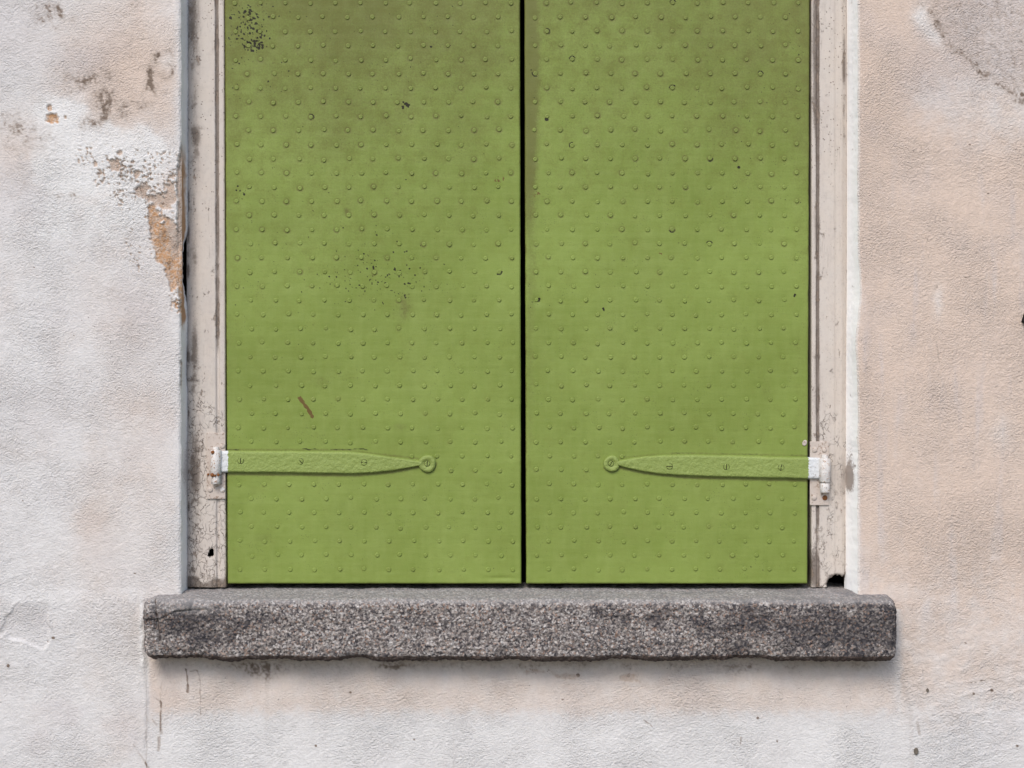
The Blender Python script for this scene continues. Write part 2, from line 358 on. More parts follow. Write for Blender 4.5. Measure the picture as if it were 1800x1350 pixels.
# dirt
arc = [(1596, -20), (1632, 22), (1660, 72), (1692, 98), (1722, 128), (1765, 158), (1820, 186)]
da = segd(wx, wy, arc); above_arc = sst(1600, 1640, X) * sst(8, -8, (Y - np.interp(X, [p[0] for p in arc], [p[1] for p in arc])))
dcl = segd(wx, wy, [(128, 148), (183, 132), (192, 172), (158, 214), (212, 200), (250, 184), (272, 152), (266, 126), (280, 96), (303, 98), (306, 118), (286, 150)])
dirt = (.50 * G(85, 28, 46, 28) + .30 * G(105, 22, 14, 10) + .20 * G(215, 188, 46, 18, 12) + .18 * G(178, 160, 26, 24) + .18 * G(155, 215, 20, 14) + .42 * G(128, 345, 36, 10) + .16 * G(262, 165, 14, 22, 25) + .35 * G(60, 250, 60, 22) + .16 * G(120, 130, 60, 26) + .36 * sst(26, 2, dcl + 22 * mf) * sst(-.6, .4, fbm(X, Y, 30, 2, 44)) + .20 * sst(44, 5, dcl + 24 * mf)
        + .42 * G(25, 215, 45, 34) + .30 * G(30, 320, 40, 40) + .55 * G(267, 140, 7, 14) + .55 * sst(6, 0, abs(np.hypot(wx - 296, wy - 108) - 17)) * sst(290, 270, X + .3 * Y - 30)
        + .35 * G(238, 10, 12, 6) + .22 * G(200, 520, 25, 40)) * left * 1.35 * (.8 + 1.0 * mf)
dirt = dirt + right * (.44 * sst(15, 0, da + 11 * mf) * sst(-.7, .3, fbm(X, Y, 34, 2, 41)) + .22 * sst(5, 0, da + 4 * hf) * sst(-.5, .4, fbm(X, Y, 22, 2, 47)) + .40 * above_arc + .28 * G(1775, 180, 30, 16) + .3 * sst(3, 0, abs(np.hypot(wx - 1580, wy + 4) - 16)) * (Y > 0)
        + .20 * sst(.15, .45, fbm(X * 1.0, Y * .12, 22, 3, 42)) * sst(300, 420, Y) * sst(900, 700, Y))
outl = sst(3, .8, abs(np.hypot((wx - 1651) / 15, (wy - 533) / 28) - 1) * 17) * sst(-.1, .3, fbm(X, Y, 18, 2, 43)) + sst(3, .8, abs(np.hypot((wx - 1627) / 8, (wy - 478) / 9) - 1) * 9) * sst(-.1, .2, mf)
dirt = dirt + .55 * outl * right
for (cx, cy, ang, ln) in ((1700, 485, 20, 12), (1712, 490, 0, 10), (1663, 800, -25, 22), (1655, 812, 10, 8), (1704, 560, 80, 14), (1740, 1145, -40, 16), (1720, 1200, -8, 26), (1730, 740, 30, 5), (1631, 418, 70, 8), (1628, 448, 60, 10)):
    c_, s_ = math.cos(math.radians(ang)), math.sin(math.radians(ang))
    dirt = dirt + .6 * sst(2.6, .8, segd(wx, wy, [(cx - c_ * ln / 2, cy - s_ * ln / 2), (cx + c_ * ln / 2, cy + s_ * ln / 2)])) * sst(-.3, .3, hf)
gran = np.clip(.85 + .8 * fbm(X, Y, 5.0, 2, 48) + .6 * fbm(X, Y, 14, 2, 49), .2, 1.6)
dirt = dirt * gran
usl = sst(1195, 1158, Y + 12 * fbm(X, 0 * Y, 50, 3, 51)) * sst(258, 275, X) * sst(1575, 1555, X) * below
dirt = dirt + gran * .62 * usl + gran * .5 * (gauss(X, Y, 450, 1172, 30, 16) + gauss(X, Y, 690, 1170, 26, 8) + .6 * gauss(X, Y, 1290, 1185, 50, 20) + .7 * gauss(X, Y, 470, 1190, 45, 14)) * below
cw = np.abs(fbm(X, Y, 16, 2, 52))
dirt = dirt + .55 * sst(.045, .012, cw) * sst(.25, .6, crk + .3 * gauss(X, Y, 470, 1188, 90, 14) + .35 * gauss(X, Y, 1285, 1210, 60, 18)) * below
for pts, wd, st in (([(328, 1176), (330, 1190), (329, 1205)], 2.2, .75), ([(329, 1205), (329, 1216)], 4.2, .8), ([(336, 1180), (347, 1178), (351, 1190), (353, 1256)], 2.0, .6),
                    ([(270, 1225), (283, 1235), (284, 1290)], 3.0, .5), ([(283, 1200), (281, 1290)], 2.4, .45), ([(280, 1296), (279, 1318)], 5, .6), ([(257, 1195), (257, 1350)], 2.2, .45),
                    ([(236, 1308), (262, 1352)], 3, .5), ([(797, 1262), (798, 1400)], 1.8, .35), ([(268, 1265), (276, 1275)], 3, .5), ([(470, 1170), (468, 1280)], 6, .25),
                    ([(1585, 1190), (1600, 1250), (1603, 1350)], 7, .3), ([(1612, 1270), (1616, 1290)], 5, .5), ([(225, 948), (262, 932), (280, 926)], 2.0, .35), ([(20, 935), (60, 915), (75, 922)], 2.2, .3), ([(10, 985), (70, 975), (95, 990)], 2.2, .3), ([(1570, 480), (1586, 600), (1584, 690)], 2.0, .22), ([(1630, 160), (1632, 205)], 2.0, .3), ([(1645, 600), (1651, 640)], 2.2, .4), ([(1700, 1200), (1740, 1192), (1765, 1200)], 2.4, .4), ([(1720, 1268), (1760, 1262)], 2.2, .35), ([(1303, 1296), (1301, 1308)], 2.2, .7), ([(1133, 1266), (1148, 1278)], 2.5, .6)):
    dirt = dirt + st * sst(wd, wd * .35, segd(X + 3 * mf, Y, pts)) * sst(-.9, -.2, fbm(X, Y, 10, 2, 53))
for cx, cy, r in ((555, 1311, 2.5), (616, 1217, 3), (1016, 1187, 4), (989, 1230, 2), (728, 1300, 2.5), (1366, 1303, 2.2), (1332, 1262, 3), (94, 1121, 3.5), (84, 1128, 2), (237, 1008, 2), (1743, 1213, 4), (1711, 1219, 3), (1788, 1311, 3), (1697, 1130, 2), (15, 1170, 4), (1797, 166, 4), (1505, 300, 3), (1506, 306, 3.5), (1506, 325, 2), (1505, 362, 2.5), (1737, 340, 2), (1705, 254, 2), (40, 880, 2), (130, 590, 2), (60, 470, 1.8), (280, 640, 2)):
    dirt = dirt + 1.3 * sst(r, r * .5, np.hypot(X - cx, Y - cy))
dirt = dirt + .07 * sst(.15, .5, fbm(X, Y, 60, 4, 55)) * (.5 + .5 * right) + .25 * sst(22, 0, abs(X - 1600)) * sst(1050, 1100, Y) * sst(1250, 1150, Y) * sst(-.2, .5, mf)
orange = np.clip(gauss(X, Y, 285, 430, 40, 60) * 1.1 + gauss(X, Y, 262, 388, 14, 25) + .9 * gauss(X, Y, 312, 520, 12, 60) + gauss(X, Y, 92, 205, 20, 20) - .9 * gauss(X, Y, 305, 420, 12, 30) + .3 * gauss(X, Y, 1105, 1192, 40, 20), 0, 1)
# relief, millimetres outward
sx = X + 3 * fbm(X, Y, 20, 2, 61); sy = Y + 3 * fbm(X, Y, 20, 2, 62)
st = fbm(sx * .8 + sy * .25, sy - sx * .2, 13, 2, 63); st2 = fbm(sx * .85 + sy * .3, sy, 6.2, 2, 67, .6)
smooth = 1 - .65 * band - .3 * above_arc
h = 1.3 * fbm(X, Y, 260, 2, 64) * 2 + .9 * fbm(X, Y, 90, 2, 65) + (.42 * st + .42 * st2) * smooth * (1 - .6 * loss)
h += right * .5 * fbm(X, Y * .25, 30, 2, 66) * sst(1000, 700, Y)
rr = sst(1560, 1700, X) * sst(1080, 1180, Y) + .6 * sst(120, 0, X) * sst(880, 950, Y) * sst(1060, 1000, Y)
h += 1.8 * rr * np.maximum(fbm(X * .45 - Y * .35, Y * 1.3 + X * .4, 22, 3, 68), -.1)
edge_up = sst(.02, .2, dens) * (X < XL) * left
h += .9 * edge_up * fbm(X, Y, 12, 2, 69)
bl = loss.copy()
for ax in (0, 1): bl = (bl + np.roll(bl, 1, ax) + np.roll(bl, -1, ax) + .7 * np.roll(bl, 2, ax) + .7 * np.roll(bl, -2, ax)) / 4.4
lip = np.clip(bl - loss, 0, 1) * (Y < 1100) * (X < XL); white = white + 1.0 * lip
h += 2.6 * lip
h -= 2.6 * loss * (1 - .5 * (Y > 1165)) + 7 * sst(.9, 1.7, F) + 3.2 * strip
h -= 5.0 * gauss(X, Y, 313, 432, 9, 26)
h += 2.0 * sst(262, 254, X + 5 * fbm(Y, 0 * Y, 40, 3, 9)) * sst(1030, 1060, Y) + 1.5 * sst(1578, 1592, X + 5 * fbm(Y, 0 * Y, 60, 3, 10)) * sst(1030, 1080, Y)
h += 3.5 * sst(8, 0, abs(X - 250 - 4 * fbm(Y, 0 * Y, 30, 2, 9))) * sst(1040, 1055, Y) * sst(1185, 1160, Y) * (.6 + mf)
h += 3.0 * gauss(X, Y, 1518, 645, 9, 45) + 1.5 * gauss(X, Y, 1522, 560, 10, 40)
qp = np.hypot((X - 52) / 46, (Y - 1100) / 36) + .75 * fbm(X, Y, 45, 3, 70)
fp = sst(1.05, .9, qp); h = h * (1 - .85 * fp) + fp * (-1.2 + 2.2 * sst(.6, -.6, (Y - 1085) / 30 + .5 * np.abs((X - 40) / 30))) ; lilac = lilac + .45 * fp; white = white + .35 * fp * sst(1075, 1125, Y); warm = warm * (1 - .8 * fp)
h += 1.2 * sst(.16, 0, abs(qp - 1.0)) * sst(-.2, .4, mf)
dL, dR = XL - X, X - XR
inwin = (Y > YT - 40)
for dd in (dL, dR):
    ok = (dd >= 0) & (dd < 5) & inwin & (Y < YB); h = h - ok * 3.0 * (1 - np.clip(dd, 0, 5) / 5) ** 2
PX = X.copy(); edgeN = 1.3 * fbm(Y, 0 * Y, 35, 3, 71) + .6 * fbm(Y, 0 * Y, 9, 2, 72)
PX += np.where(X <= XL + .5, edgeN * sst(40, 0, np.abs(X - XL)), 0) + np.where(X >= XR - .5, edgeN * .9 * sst(40, 0, np.abs(X - XR)) + 4.5 * gauss(0 * X, Y, 0, 600, 1, 60) * sst(30, 0, np.abs(X - XR)) * -1 + 4.0 * gauss(0 * X, Y, 0, 520, 1, 60) * sst(30, 0, np.abs(X - XR)), 0)
V = np.stack([(PX - 900) / 1000, -h / 1000, ZC + (675 - Y) / 1000], -1)
cxm = (xs[:-1] + xs[1:]) / 2; cym = (ys[:-1] + ys[1:]) / 2
keep = ~((cxm[None, :] > XL) & (cxm[None, :] < XR) & (cym[:, None] > YT) & (cym[:, None] < YB))
fc = grid_faces(len(ys), len(xs), keep)
strk = fbm(X, Y * .10, 26, 3, 45)
warm = warm + right * .35 * strk * sst(200, 380, Y) * sst(1150, 950, Y); lilac = lilac + right * .5 * sst(.1, .5, -strk) * sst(200, 380, Y) * sst(1200, 900, Y)
white = white + .8 * sst(3.5, 1.5, X - XR) * right * (Y < 1040)
warm = warm + left * .12 * sst(-.1, .5, fbm(X, Y, 90, 4, 46, .65)) + left * .10 * sst(60, 220, X)
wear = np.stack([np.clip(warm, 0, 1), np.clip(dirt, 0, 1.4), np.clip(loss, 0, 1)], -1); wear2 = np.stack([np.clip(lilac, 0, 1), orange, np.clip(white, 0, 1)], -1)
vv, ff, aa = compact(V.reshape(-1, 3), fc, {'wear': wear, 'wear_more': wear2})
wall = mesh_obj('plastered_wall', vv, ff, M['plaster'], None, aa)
tag(wall, 'weathered white and beige plaster wall with flaking paint around the green shutters', 'wall')
# reveals: lofted from the wall's own edges back to the timber frame
iL, iR = np.where(xs == XL)[0][0], np.where(xs == XR)[0][0]
jr = np.where((ys >= YT) & (ys <= YB))[0]; yy = ys[jr]
def reveal(name, col, depth, px_in, mat, dirtf, lossv):
    n = 22; rows = []
    for k in range(n + 1):
        s = k / n; e0 = V[jr, col]; yb = depth
        kx = (D + yb) / D / 1000
        x1 = (px_in(yy) - 900) * kx
        p = np.stack([e0[:, 0] * (1 - s) + x1 * s, e0[:, 1] * (1 - s) + yb * s, e0[:, 2]], -1)
        p[:, 0] += .0007 * fbm(yy, 0 * yy + k * 3.0, 12, 2, 81) * math.sin(s * math.pi)
        rows.append(p)
    R = np.stack(rows, 1)
    SS, YY = np.meshgrid(np.linspace(0, 1, n + 1), yy)
    wr_ = np.stack([np.clip(dirtf(SS, YY), 0, 1.2), 0 * SS, np.clip(lossv(SS, YY), 0, 1)], -1)
    return mesh_obj(name, R, grid_faces(len(yy), n + 1, None, flip=(col == iR)), mat, wall, {'wear': wr_})
slit = lambda y: 9.5 * sst(395, 440, y) * sst(548, 480, y) * (1 + .5 * fbm(y, 0 * y, 12, 2, 82)) + 2.0 * sst(600, 615, y) * sst(690, 660, y)
rl = reveal('reveal', iL, .055, lambda y: 331.5 - .0015 * y - slit(y) , M['rev_l'],
            lambda s, y: .25 + .45 * sst(.7, 1, s) + .3 * fbm(s * 20, y, 40, 2, 83) + .45 * gauss(s, y, .8, 830, .6, 45),
            lambda s, y: sst(.75, .35, s + .35 * fbm(s * 30, y, 18, 2, 84)) * sst(238, 300, y) * sst(585, 560, y))
tag(rl, 'grey painted reveal with broken edge beside the left jamb')
rrv = reveal('reveal', iR, .062, lambda y: 1487.5 - 3.5 * sst(300, 900, y), M['rev_r'],
             lambda s, y: .12 + .55 * sst(.86, 1, s) * sst(-.3, .4, fbm(y, 0 * y, 40, 2, 85)) + 1.0 * gauss(s, y, .62, 842, .36, 24) + .25 * gauss(s, y, .6, 800, .4, 40) + .3 * sst(.3, .6, fbm(s * 30, y, 16, 2, 86)), lambda s, y: 0 * s)
tag(rrv, 'bright white painted reveal beside the right jamb')
# masonry behind the plaster, closing the room behind the shutters
def core(x0, x1, y0, y1, dy0=.03, dy1=.4, nm='masonry'):
    a_ = at(x0, y1, 0); b_ = at(x1, y0, 0)
    bm_obj(nm, box_bm(a_[0], b_[0], dy0, dy1, a_[2], b_[2]), M['core'], wall)
core(-2100, 300, -2300, 2172); core(1528, 3900, -2300, 2172); core(302, 1526, -2300, -470); core(302, 1526, 1090, 2172)
core(280, 1550, -500, 1110, .40, .45, 'dark_backing'); bpy.data.objects['dark_backing'].data.materials[0] = M['dark']
bm_obj('reveal_soffit', box_bm(at(300, 0)[0], at(1526, 0)[0], .004, .09, at(0, YT)[2], at(0, YT - 6)[2]), M['rev_l'], wall)
# small leftovers stuck in the wall
def disc_bm(r, hgt, seg=14, inner=.0, dome=.0):
    bm = bmesh.new(); rings = [(r, 0), (r, hgt * .6), (r * .86, hgt), (r * .45, hgt + dome - inner * .6), (0, hgt + dome - inner)]
    prev = None
    for rad, hh in rings:
        if rad == 0:
            c = bm.verts.new((0, -hh, 0))
            for i in range(seg): bm.faces.new((prev[i], prev[(i + 1) % seg], c))
        else:
            cur = [bm.verts.new((rad * math.cos(2 * math.pi * i / seg), -hh, rad * math.sin(2 * math.pi * i / seg))) for i in range(seg)]
            if prev:
                for i in range(seg): bm.faces.new((prev[i], prev[(i + 1) % seg], cur[(i + 1) % seg], cur[i]))
            prev = cur
    return bm
for px, py, r, mt in ((1610, 1320, .0052, 'core'), (1630, 1213, .003, 'core')):
    o = bm_obj('wall_plug', disc_bm(r, .002, 12, .0012), M[mt], wall, True); o.scale = (.8, 1, 1.25); o.location = (*at(px, py, -.0005)[:1], -.0015, at(px, py)[2])
o = bm_obj('iron_stub', box_bm(-.004, .008, -.012, .01, -.009, .009, .002), M['dark'], wall); o.location = (at(1801, 559)[0], 0, at(0, 559)[2]); o.rotation_euler = (0, .3, 0)

# ------------------------------------------------------------------ granite sill
def build_sill():
    a0, b0 = -.052, .13                         # front and back planes
    x0, x1 = at(257, 0, -.03)[0], at(1573, 0, -.03)[0]
    zt = at(0, 1058, a0)[2]; zb = at(0, 1165, a0)[2]; ztb = at(0, 1037, .06)[2] + .0035
    # section points: back bottom -> front bottom -> front top -> back top
    def arcp(cx, cz, r, a0_, a1_, n): return [(cx + r * math.cos(t), cz + r * math.sin(t)) for t in np.linspace(math.radians(a0_), math.radians(a1_), n)]
    sec = [(b0, zb + .004)]; sec += [(y, zb + .003) for y in np.linspace(b0 - .03, a0 + .020, 40)]
    sec += arcp(a0 + .015, zb + .016, .015, 262, 180, 10)
    sec += [(a0, z) for z in np.linspace(zb + .018, zt - .013, 46)]
    sec += arcp(a0 + .015, zt - .011, .015, 178, 100, 11)
    p0 = sec[-1]; sec += [(y, p0[1] + (ztb - p0[1]) * ((y - p0[0]) / (.06 - p0[0])) ** .8) for y in np.linspace(p0[0] + .002, .06, 54)]
    sec += [(b0, ztb + .002)]
    sec = np.array(sec); ns = len(sec)
    n = int((x1 - x0) / .002); xs_ = np.linspace(x0, x1, n)
    XX = np.repeat(xs_[:, None], ns, 1); YY = np.repeat(sec[None, :, 0], n, 0).copy(); ZZ = np.repeat(sec[None, :, 1], n, 0).copy()
    zc = (zt + zb) / 2; yc = a0 + .06
    dE = np.minimum(xs_ - x0, x1 - xs_); Rr = .017
    k = np.clip(dE / Rr, 0, 1); sh = 1 - np.sqrt(1 - (1 - k) ** 2)     # 1 at the end cap, 0 inside
    ZZ += -(np.sign(ZZ - zc) * np.minimum(np.abs(ZZ - zc), .014) * sh[:, None] * .95)
    YY += np.clip((yc - YY), 0, .014) / .014 * .015 * sh[:, None]
    arc_l = np.arange(ns) * 2.2
    U = (XX - x0) * 1000; Vv = np.repeat(arc_l[None], n, 0)
    ptr = np.stack([XX, YY, ZZ], -1)
    du = np.gradient(ptr, axis=0); dv = np.gradient(ptr, axis=1); N = np.cross(du, dv); N /= np.linalg.norm(N, axis=-1, keepdims=True) + 1e-12
    if N[n // 2, 60, 1] > 0: N = -N
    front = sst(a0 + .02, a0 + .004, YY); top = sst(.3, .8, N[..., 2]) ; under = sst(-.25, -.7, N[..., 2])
    h = .0017 * fbm(U, Vv, 7, 3, 91) * 1.9 * (1 - .6 * top) + .0022 * fbm(U, Vv, 70, 3, 92) * 1.5 + .0012 * fbm(U, Vv, 22, 2, 93) * (1 - .5 * top)
    PXs = 257 + U; low = sst(zb + .03, zb + .006, ZZ) * sst(.02, -.0, YY)
    h -= low * .006 * sst(-.05, .45, fbm(U, 0 * U, 90, 3, 94) + .35 * gauss(PXs, 0 * U, 330, 0, 90, 1))       # broken lower arris
    # flake at the left end
    lx = np.array([257 + 26, 257 + 55, 257 + 100, 257 + 150]); lz = [at(0, p, a0)[2] for p in (1088, 1074, 1070, 1066)]
    fd = ZZ - np.interp(PXs, lx, lz)
    fm = sst(410, 330, PXs) * front
    h += fm * .003 * sst(-.0005, .0012, fd) - fm * .004 * sst(.0016, .0, np.abs(fd + .001)) * sst(300, 320, PXs) * (fbm(U, Vv, 14, 2, 96) > -.3)
    vl = sst(2.2, .6, np.abs(PXs - 281 - 4 * np.sin((ZZ - zb) * 40))) * front * sst(.0, .015, ZZ - zb - .025); h -= .0025 * vl
    h += .0025 * sst(281, 277, PXs) * front
    hole = np.exp(-(((PXs - 1571) / 6) ** 2 + ((ZZ - at(0, 1105, a0)[2]) / .024) ** 2)); h -= .012 * hole
    ptr = ptr + N * h[..., None]
    # end caps
    cl = ptr[0].mean(0); cr = ptr[-1].mean(0)
    verts = np.concatenate([ptr.reshape(-1, 3), [cl], [cr]])
    q = grid_faces(n, ns)
    iN = n * ns
    capl = [[iN, j, j + 1, j + 1] for j in range(ns - 1)]
    tris = [(iN, j + 1, j) for j in range(ns - 1)] + [(iN + 1, (n - 1) * ns + j, (n - 1) * ns + j + 1) for j in range(ns - 1)]
    darkm = .15 + .5 * gauss(PXs, ZZ * 1000, 350, zc * 1000 + 10, 120, 40) + .5 * gauss(PXs, ZZ * 1000, 1500, zc * 1000 + 5, 170, 50) + .25 * gauss(PXs, ZZ * 1000, 1290, zc * 1000 + 15, 160, 30) + .15 * sst(700, 1100, PXs) \
        + .35 * fbm(U, Vv, 40, 3, 97)
    pale = .8 * top * sst(-.3, .2, .6 + fbm(U, Vv, 50, 2, 98)) + .8 * gauss(PXs, ZZ * 1000, 330, zt * 1000 - 10, 60, 9)  # top face coloured paler for the light falling on it, plus a pale patch
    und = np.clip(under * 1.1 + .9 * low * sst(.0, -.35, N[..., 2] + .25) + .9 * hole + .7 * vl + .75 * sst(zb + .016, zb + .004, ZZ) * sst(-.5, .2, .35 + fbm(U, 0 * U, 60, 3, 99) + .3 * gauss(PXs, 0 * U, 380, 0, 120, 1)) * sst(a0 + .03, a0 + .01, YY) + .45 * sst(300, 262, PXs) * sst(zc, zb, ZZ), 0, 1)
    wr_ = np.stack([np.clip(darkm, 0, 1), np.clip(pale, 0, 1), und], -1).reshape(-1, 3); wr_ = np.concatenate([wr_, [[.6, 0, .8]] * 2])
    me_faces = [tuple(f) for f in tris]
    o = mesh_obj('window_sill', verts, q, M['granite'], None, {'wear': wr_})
    bm = bmesh.new(); bm.from_mesh(o.data); bm.verts.ensure_lookup_table()
    for f in me_faces:
        try: bm.faces.new([bm.verts[i] for i in f])
        except ValueError: pass
    bmesh.ops.recalc_face_normals(bm, faces=bm.faces); bm.to_mesh(o.data); bm.free()
    return o
sill = build_sill()
tag(sill, 'thick rough grey granite sill slab under the green shutters', 'window sill')

# ------------------------------------------------------------------ timber frame
frame = empty('window_frame', at(900, 1036, .08))
tag(frame, 'cream painted timber window frame with cracked and dirty paint around the shutters', 'window frame')
ysf = np.concatenate([np.arange(-470, -30, 20.0), np.arange(-30, 1034, 2.0)])
def jamb(name, prof, sgn, dirtf, crackf, spotf, holes, label):
    """prof: list of (px, depth) across the jamb from the reveal side to the shutter side"""
    pxs, dps = [], []
    for (a0_, d0), (a1_, d1) in zip(prof[:-1], prof[1:]):
        n = max(1, int(round(math.hypot(a1_ - a0_, (d1 - d0) * 1000) / 2.0)))
        for i in range(n): pxs.append(a0_ + (a1_ - a0_) * i / n); dps.append(d0 + (d1 - d0) * i / n)
    pxs.append(prof[-1][0]); dps.append(prof[-1][1])
    pxs, dps = np.array(pxs), np.array(dps)
    PXj, Yj = np.meshgrid(pxs, ysf); DP = np.repeat(dps[None], len(ysf), 0)
    lean = np.clip(Yj, 0, 1040) / 1040.0
    DP = DP + .0006 * fbm(PXj, Yj * .3, 16, 3, 101) + .0005 * fbm(PXj, Yj, 60, 2, 102)
    kill = np.zeros(PXj.shape)
    for (cx, cy, rx, ry) in holes:
        q = np.maximum(np.abs(PXj - cx) / rx, np.abs(Yj - cy) / ry) * .5 + .5 * np.hypot((PXj - cx) / rx, (Yj - cy) / ry) + .42 * fbm(PXj, Yj, 8, 2, 103)
        kill = np.maximum(kill, sst(1.0, .98, q)); DP = DP + .006 * sst(1.3, .95, q)
    P = atv(PXj + lean * (3.5 * (PXj - prof[0][0]) / (prof[-1][0] - prof[0][0]) * 1.0 if sgn > 0 else -3.0 * 0), Yj, 0 * DP + .05)
    P[..., 1] = DP
    kc = (kill[:-1, :-1] + kill[1:, 1:] + kill[:-1, 1:] + kill[1:, :-1]) < 2
    wr_ = np.stack([np.clip(dirtf(PXj, Yj), 0, 1.2), np.clip(crackf(PXj, Yj), 0, 1), np.clip(spotf(PXj, Yj), 0, 1)], -1)
    f = grid_faces(len(ysf), len(pxs), kc, flip=False)
    o = mesh_obj(name, P, f, M['timber'], None, {'wear': wr_}); adopt(o, frame)
    tag(o, label); return o
jl = jamb('jamb', [(326.5, .11), (327.2, .0545), (330, .0535), (344, .049), (352, .0472), (378, .0465), (379.5, .0495), (383.5, .050), (385, .0468), (393, .0468), (394.5, .049), (394.8, .11)], 1,
          lambda x, y: .06 + .34 * gauss(x, 0 * y, 341, 0, 8, 1) * (.55 + 1.3 * fbm(x, y * .4, 30, 3, 111)) + .14 * sst(366, 345, x) + .75 * gauss(x, 0 * y, 330, 0, 2.5, 1) * sst(-.1, .5, fbm(0 * x, y, 45, 3, 114)) + .35 * gauss(x, 0 * y, 338, 0, 4, 1) * sst(.1, .5, fbm(0 * x, y, 38, 3, 115)) + 1.05 * gauss(x, 0 * y, 381.5, 0, 3.6, 1) * sst(700, 560, y) * sst(-1.3, .2, fbm(x, y * .4, 22, 3, 116)) + .5 * gauss(x, 0 * y, 396, 0, 3, 1)
          + 1.0 * sst(1012, 1034, y + .25 * np.abs(x - 365) + 9 * fbm(x, y, 18, 2, 112)) + .30 * gauss(x, y, 345, 60, 25, 60) + .45 * gauss(x, y, 342, 830, 14, 50) + .25 * sst(.25, .5, fbm(x, y, 30, 3, 113)) + .5 * gauss(x, y, 346, 240, 10, 20) + .35 * gauss(x, y, 341, 640, 9, 50),
          lambda x, y: .05 + .8 * sst(540, 800, y) + .25 * sst(360, 335, x), lambda x, y: sst(500, 150, y), [(369.5, 972, 3.6, 6.5)],
          'left jamb, paint speckled with mould above and crazed below')
jr_ = jamb('jamb', [(1425.5, .11), (1425.8, .049), (1427, .0468), (1434, .0468), (1435.5, .0495), (1438, .0495), (1439.5, .0465), (1466, .0468), (1467.5, .0482), (1480, .050), (1488, .056), (1494, .064), (1494.5, .11)], -1,
           lambda x, y: .10 + .78 * gauss(x, 0 * y, 1432, 0, 6, 1) * (.35 + .65 * sst(330, 120, y)) * (.7 + .9 * fbm(x, y * .3, 40, 3, 121)) + .95 * gauss(x, 0 * y, 1437, 0, 3.2, 1) * sst(-1.3, .3, fbm(x, y * .4, 22, 3, 126)) + .75 * gauss(x, 0 * y, 1484, 0, 4, 1) * (.6 + .9 * fbm(0 * x, y, 50, 2, 122)) * sst(400, 150, y)
           + .45 * gauss(x, 0 * y, 1486, 0, 3, 1) * sst(880, 950, y) + .7 * gauss(x, y, 1428, 1000, 8, 40) + .8 * gauss(x, y, 1468, 1022, 22, 14) + .35 * gauss(x, y, 1476, 850, 10, 30) + .2 * sst(.3, .55, fbm(x, y, 30, 3, 123)),
           lambda x, y: .08 + .62 * sst(560, 780, y), lambda x, y: sst(420, 150, y) * .6, [(1474, 1022, 17, 10), (1462, 1027, 8, 6)],
           'right jamb with a rotted hole at its foot')
hd = bm_obj('frame_head', box_bm(at(322, 0, .05)[0], at(1494, 0, .05)[0], .047, .11, at(0, -478, .05)[2], at(0, -410, .05)[2], .002), M['timber'], None); adopt(hd, frame)

